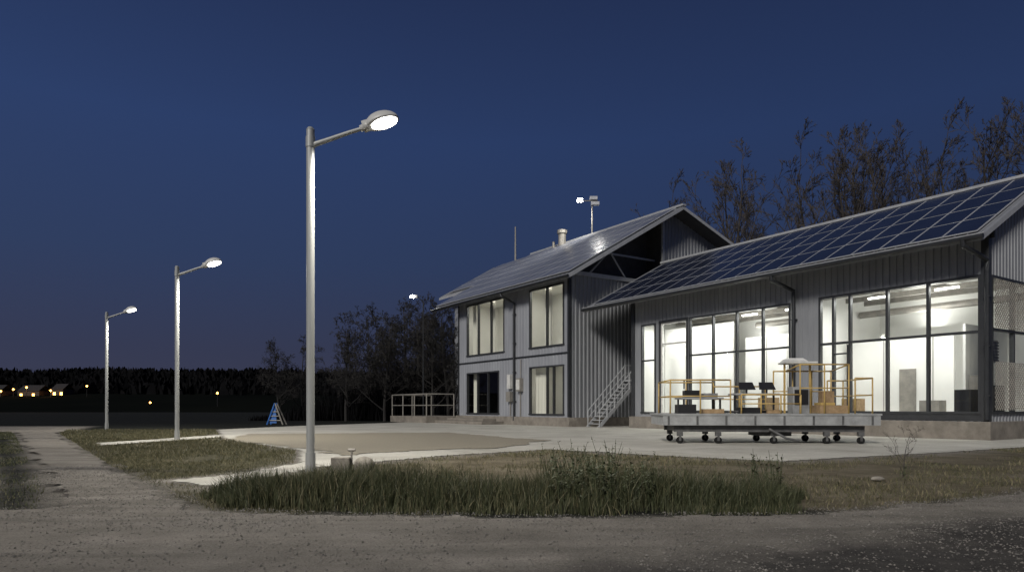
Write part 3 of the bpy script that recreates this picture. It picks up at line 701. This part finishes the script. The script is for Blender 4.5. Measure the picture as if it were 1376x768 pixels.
blades('verge_grass',P,RNG.uniform(.02,.075,len(P)),RNG.uniform(.008,.014,len(P))*np.clip(P[:,1]/12,1,3),M['gtall'],np.clip(RNG.normal(.5,.25,len(P)),0,1),.6)

def stones(name,P,r,z=.02):
    n=len(P);base=np.array([(1,0,0),(0,1,0),(-1,0,0),(0,-1,0),(0,0,.7),(0,0,-.5)],float)
    V_=base[None]*r[:,None,None]*RNG.uniform(.6,1.35,(n,6,3));a=RNG.uniform(0,6.28,n)
    c,s=np.cos(a)[:,None],np.sin(a)[:,None];xx=V_[:,:,0]*c-V_[:,:,1]*s;yy=V_[:,:,0]*s+V_[:,:,1]*c
    V_=np.stack([xx+P[:,0:1],yy+P[:,1:2],V_[:,:,2]+z+.3*r[:,None]],2)
    f=np.array([(0,1,4),(1,2,4),(2,3,4),(3,0,4),(1,0,5),(2,1,5),(3,2,5),(0,3,5)])
    F_=(np.arange(n)[:,None,None]*6+f[None]).reshape(-1,3)
    return npmesh(name,V_.reshape(-1,3),F_,M['gravel'],smooth=False)
NEAR=[(-7,3.8),(7,3.8),(12,12),(-9,14)]
P=scatter(NEAR,34000,lambda x,y:(road_in(x,y)>-.2)&(fbm(x,y,1.3,91)+RNG.uniform(-.35,.35,x.shape)+.12*(sdf(x,y,DARKG)>0)+.3*(road_in(x,y)<.35)>.5))
stones('loose_gravel',P,np.minimum(RNG.gamma(2.0,.0024,len(P))+.0025,.016),rutz(P[:,0],P[:,1])[:,None])

def weed(name,x,y,h,seed,leafy=True,mat='leaf',spread=.25,nst=5):
    rr=random.Random(seed);mb=MB()
    for k in range(nst):
        a=rr.uniform(0,6.28);r0=rr.uniform(0,spread*.5);bx,by=x+r0*math.cos(a),y+r0*math.sin(a);hh=h*rr.uniform(.6,1);tx,ty=rr.uniform(-1,1)*spread*hh,rr.uniform(-1,1)*spread*hh
        pts=[(bx+tx*f*f,by+ty*f*f,-.03+hh*f) for f in (0,.35,.7,1)]
        mb.tube(pts,[.006,.005,.004,.002],4,1,False)
        for i in range(int(26*hh) if leafy else 0):
            f=rr.uniform(.2,1);px,py,pz=bx+tx*f*f,by+ty*f*f,-.03+hh*f;an=rr.uniform(0,6.28);ln=rr.uniform(.04,.09)*(1.25-f*.6);wd=ln*.28
            d=Vector((math.cos(an),math.sin(an),rr.uniform(-.2,.7))).normalized();sd=d.cross(Vector((0,0,1))).normalized();p=Vector((px,py,pz))
            mb.face([p,p+d*ln*.5+sd*wd,p+d*ln,p+d*ln*.5-sd*wd],0)
    return mb.obj(name,[mat,mat])
k=0
for i in range(38):
    x=random.choice([random.uniform(.4,1.9),random.uniform(.6,1.7),random.uniform(-3,3.2)]);y=random.uniform(8.2,9.7)
    hh=random.uniform(.5,.85) if .4<x<1.9 else random.uniform(.35,.58)
    weed('weed_plant' if k==0 else 'weed_plant.%03d'%k,x,y,hh,i);k+=1
for i in range(5):
    weed('weed_plant.%03d'%k,random.uniform(3.0,3.7),random.uniform(9,10),.65,90+i);k+=1

def gen_tree(seed,h,kids=(12,6,5,5),rbase=.22,up=.55,tw=.018,lratio=(.42,.5,.5,.5),f0=.22):
    rr=random.Random(seed);mb=MB()
    def branch(p,d,Ln,r,lv):
        segs=[6,4,3,2,1][lv];pts=[p.copy()];rad=[r];q=p.copy();dd=d.copy()
        for i in range(segs):
            dd=(dd+Vector((rr.gauss(0,1),rr.gauss(0,1),rr.gauss(0,.6)))*(.05 if lv==0 else .15)+Vector((0,0,.07 if lv else .05))).normalized()
            q=q+dd*Ln/segs;pts.append(q.copy());rad.append(max(tw*.5,r*(1-.85*(i+1)/segs)))
        mb.tube(pts,rad,[7,5,3,3,3][lv],0,False)
        if lv>=len(kids): return
        for c in range(kids[lv]):
            f=(f0+(1-f0)*(c+rr.random())/kids[lv]) if lv==0 else rr.uniform(.2,1);x=f*segs;i=min(int(x),segs-1);pos=pts[i].lerp(pts[i+1],x-i)
            ax=(pts[i+1]-pts[i]).normalized();a=rr.uniform(0,6.28);pr=ax.cross(Vector((math.cos(a),math.sin(a),.1))).normalized()
            nd=(ax*up+pr*rr.uniform(.5,.95)).normalized()
            ll=Ln*lratio[lv]*rr.uniform(.6,1.15)*((1.15-.75*f) if lv==0 else (1.1-.4*f))
            branch(pos,nd,ll,max(tw,rad[i]*.5),lv+1)
    branch(Vector((0,0,-.2)),Vector((0,0,1)),h,rbase,0)
    return mb
protos=[]
for i in range(3):
    o=gen_tree(20+i,20,kids=(18,7,5,4),rbase=.3,tw=.022,up=1.15,lratio=(.46,.45,.48,.5)).obj('bare_tree' if i==0 else 'bare_tree.%03d'%i,['bark']);protos.append(o)
pos=[(18.9,60,1.02),(35.5,70,1.32),(31.9,66,1.2)]
for o,(x,y,s) in zip(protos,pos): o.location=(x,y,0);o.scale=(s*1.0,s*1.0,s)
extra=[(38.0,69,1.3,1.3),(43,72,1.25,2.6),(47.5,70,1.36,4),(51.5,68,1.42,5),(22.4,66,.9,2),(33.8,74,1.36,3.5),(53,74,1.5,1),(41,78,1.3,5.4),(17.4,66,1.0,4.2),(20.6,63,1.05,.7)]
k=3
for i,(x,y,s,r) in enumerate(extra):
    o=bpy.data.objects.new('bare_tree.%03d'%k,protos[(i+1)%3].data);k+=1;o.location=(x,y,0);o.rotation_euler=(0,0,r);o.scale=(s*1.0,s*1.0,s);sc.collection.objects.link(o)
sm_=[gen_tree(50+i,9.5,kids=(18,8,5,4),rbase=.14,tw=.02,up=.6,lratio=(.48,.48,.5,.5),f0=.12) for i in range(3)]
bt=[(-21.8,64,.72),(-20.2,66,.78),(-14.6,60,.86),(-12.9,64,1.0),(-11.2,60,.92),(-10.2,66,1.08),(-8.6,63,1.0),(-7.6,68,1.12),(-6.3,66,1.08),(-5.0,70,1.15),(-16.0,70,.85),(-9.4,72,1.2),(-12.0,74,1.1),(-5.8,62,1.0),(-13.8,68,1.05),(-7.0,61,.9)]
datas=[]
for i,(x,y,s) in enumerate(bt):
    if i<3:
        o=sm_[i].obj('bare_tree.%03d'%k,['barkd']);datas.append(o.data)
    else:
        o=bpy.data.objects.new('bare_tree.%03d'%k,datas[i%3]);sc.collection.objects.link(o)
    k+=1;o.location=(x,y,0);o.rotation_euler=(0,0,i*1.7);o.scale=(s*1.1,s*1.1,s)
n=12000;px=RNG.uniform(-24,-2,n);py=RNG.uniform(62,78,n);hh=RNG.uniform(.8,3.6,n)*np.clip((px+24)/11,.12,1.25)
blades('thicket',np.stack([px,py],1),hh*1.3,RNG.uniform(.04,.12,n),M['forest'],np.zeros(n),.35)
sap=gen_tree(77,1.0,kids=(9,4,3),rbase=.012,up=.9,tw=.003,lratio=(.55,.5,.5)).obj('sapling',['bark']);sap.location=(6.75,11.8,0)
weed('weed_plant.%03d'%44,6.75,11.75,.3,200)

# ---- hills & forest
hx=np.linspace(-700,700,160);hz=15.5+4.5*fbm(hx,hx*0,.006,5)+1.2*fbm(hx,hx*0,.05,6)-np.clip((hx+60)/200,0,1)*5
V_=[];F_=[]
for i,x in enumerate(hx): V_+= [(x,170,-.5),(x,240,hz[i]*.35),(x,330,hz[i]*.93),(x,520,hz[i])]
for i in range(len(hx)-1):
    for j in range(3): F_.append((i*4+j,(i+1)*4+j,(i+1)*4+j+1,i*4+j+1))
npmesh('hills',np.array(V_),np.array(F_),M['hill'])
n=30000;px=RNG.uniform(-420,330,n);t=RNG.random(n);py=230+110*t
zb=np.interp(px,hx,hz)*(.33+.6*t)
me_h=RNG.uniform(1.5,4.2,n)*(.6+.8*fbm(px,py,.06,3))
o=blades('distant_forest',np.stack([px,py],1),me_h,RNG.uniform(.8,3.4,n),M['forest'],np.zeros(n),.2,0)
co=np.zeros(n*18,dtype=np.float32);o.data.vertices.foreach_get('co',co);co=co.reshape(n,6,3);co[:,:,2]+=(zb-.6)[:,None];o.data.vertices.foreach_set('co',co.ravel());o.data.update()
for i,(x,y,z,w) in enumerate(((-158,226,4,7),(-168,224,4,5),(-150,228,4.5,4))):
    e=empty('distant_house' if i==0 else 'distant_house.%03d'%i,(x,y,z));mb=MB(lambda a,b,c:(x+a,y+b,z+c))
    mb.box(-w/2,w/2,-3,3,-3,2.6,0);mb.face([(-w/2,-3.2,2.6),(w/2,-3.2,2.6),(w/2,0,4.6),(-w/2,0,4.6)],2);mb.face([(-w/2,3.2,2.6),(w/2,3.2,2.6),(w/2,0,4.6),(-w/2,0,4.6)],2)
    for q in range(3):
        if (q+i)%2==0: mb.box(-w/2+.8+q*w/3.5,-w/2+1.5+q*w/3.5,-3.06,-3.003,.8,1.7,1)
    mb.obj('house_body',['bark','orange','dark'],e)
for i,(x,y,z) in enumerate(((-155,218,7.6),(-148,219,6.6),(-164,219,6.4),(-137,220,8.1),(-106,200,2.6),(-82,190,5.2),(-160,219,7.0))):
    e=empty('distant_street_lamp' if i==0 else 'distant_street_lamp.%03d'%i,(x,y,0));mb=MB(lambda a,b,c:(x+a,y+b,c))
    mb.tube([(0,0,0),(0,0,z)],.08,5,0);mb.tube([(0,0,z-.3),(0,0,z),(0,0,z+.3)],[.12,.3,.1],8,1);mb.obj('post_and_lamp',['dark','orange'],e)
    if i<2:
        Lp=bpy.data.lights.new('sodium_glow','POINT');Lp.energy=500;Lp.color=(1,.45,.12);Lp.shadow_soft_size=.4
        o=bpy.data.objects.new('sodium_glow',Lp);o.location=(x,y-1,z+.3);sc.collection.objects.link(o);par(o,e)

# ============================================================ SKY / LIGHT / CAMERA
wd=bpy.data.worlds.new('World');sc.world=wd;wd.use_nodes=True;n=wd.node_tree.nodes;l=wd.node_tree.links
bg=n['Background'];tc=n.new('ShaderNodeTexCoord');sp=n.new('ShaderNodeSeparateXYZ');l.new(tc.outputs['Generated'],sp.inputs[0])
r=n.new('ShaderNodeValToRGB');e=r.color_ramp.elements
def S(c): return tuple(((x/255)/12.92 if x/255<=.04045 else ((x/255+.055)/1.055)**2.4) for x in c)+(1,)
e[0].position=0;e[0].color=S((57,58,76));e[1].position=1;e[1].color=S((24,35,62))
for p,c in ((.08,(52,57,80)),(.2,(46,60,92)),(.36,(43,61,101)),(.52,(36,50,85))):
    x=e.new(p);x.color=S(c)
l.new(sp.outputs['Z'],r.inputs['Fac'])
mr=n.new('ShaderNodeMapRange');mr.inputs['From Min'].default_value=-.6;mr.inputs['From Max'].default_value=.6;mr.inputs['To Min'].default_value=1.08;mr.inputs['To Max'].default_value=.82
l.new(sp.outputs['X'],mr.inputs['Value']);l.new(r.outputs['Color'],bg.inputs['Color']);l.new(mr.outputs[0],bg.inputs['Strength'])
sl=bpy.data.lights.new('fill_sun','SUN');sl.energy=2.4;sl.angle=math.radians(14);sl.color=(1,.955,.89)  # unseen soft fill light, added to brighten facades and yard
so=bpy.data.objects.new('fill_sun',sl);sc.collection.objects.link(so)
so.rotation_euler=Vector((.45,.80,-.60)).to_track_quat('-Z','Y').to_euler()
cam=bpy.data.cameras.new('camera');co_=bpy.data.objects.new('camera',cam);sc.collection.objects.link(co_);sc.camera=co_
co_.location=(0,0,1.2);co_.rotation_euler=(math.radians(90),0,0);cam.lens=24;cam.sensor_width=36;cam.shift_y=.1185;cam.clip_end=5000;cam.clip_start=.05
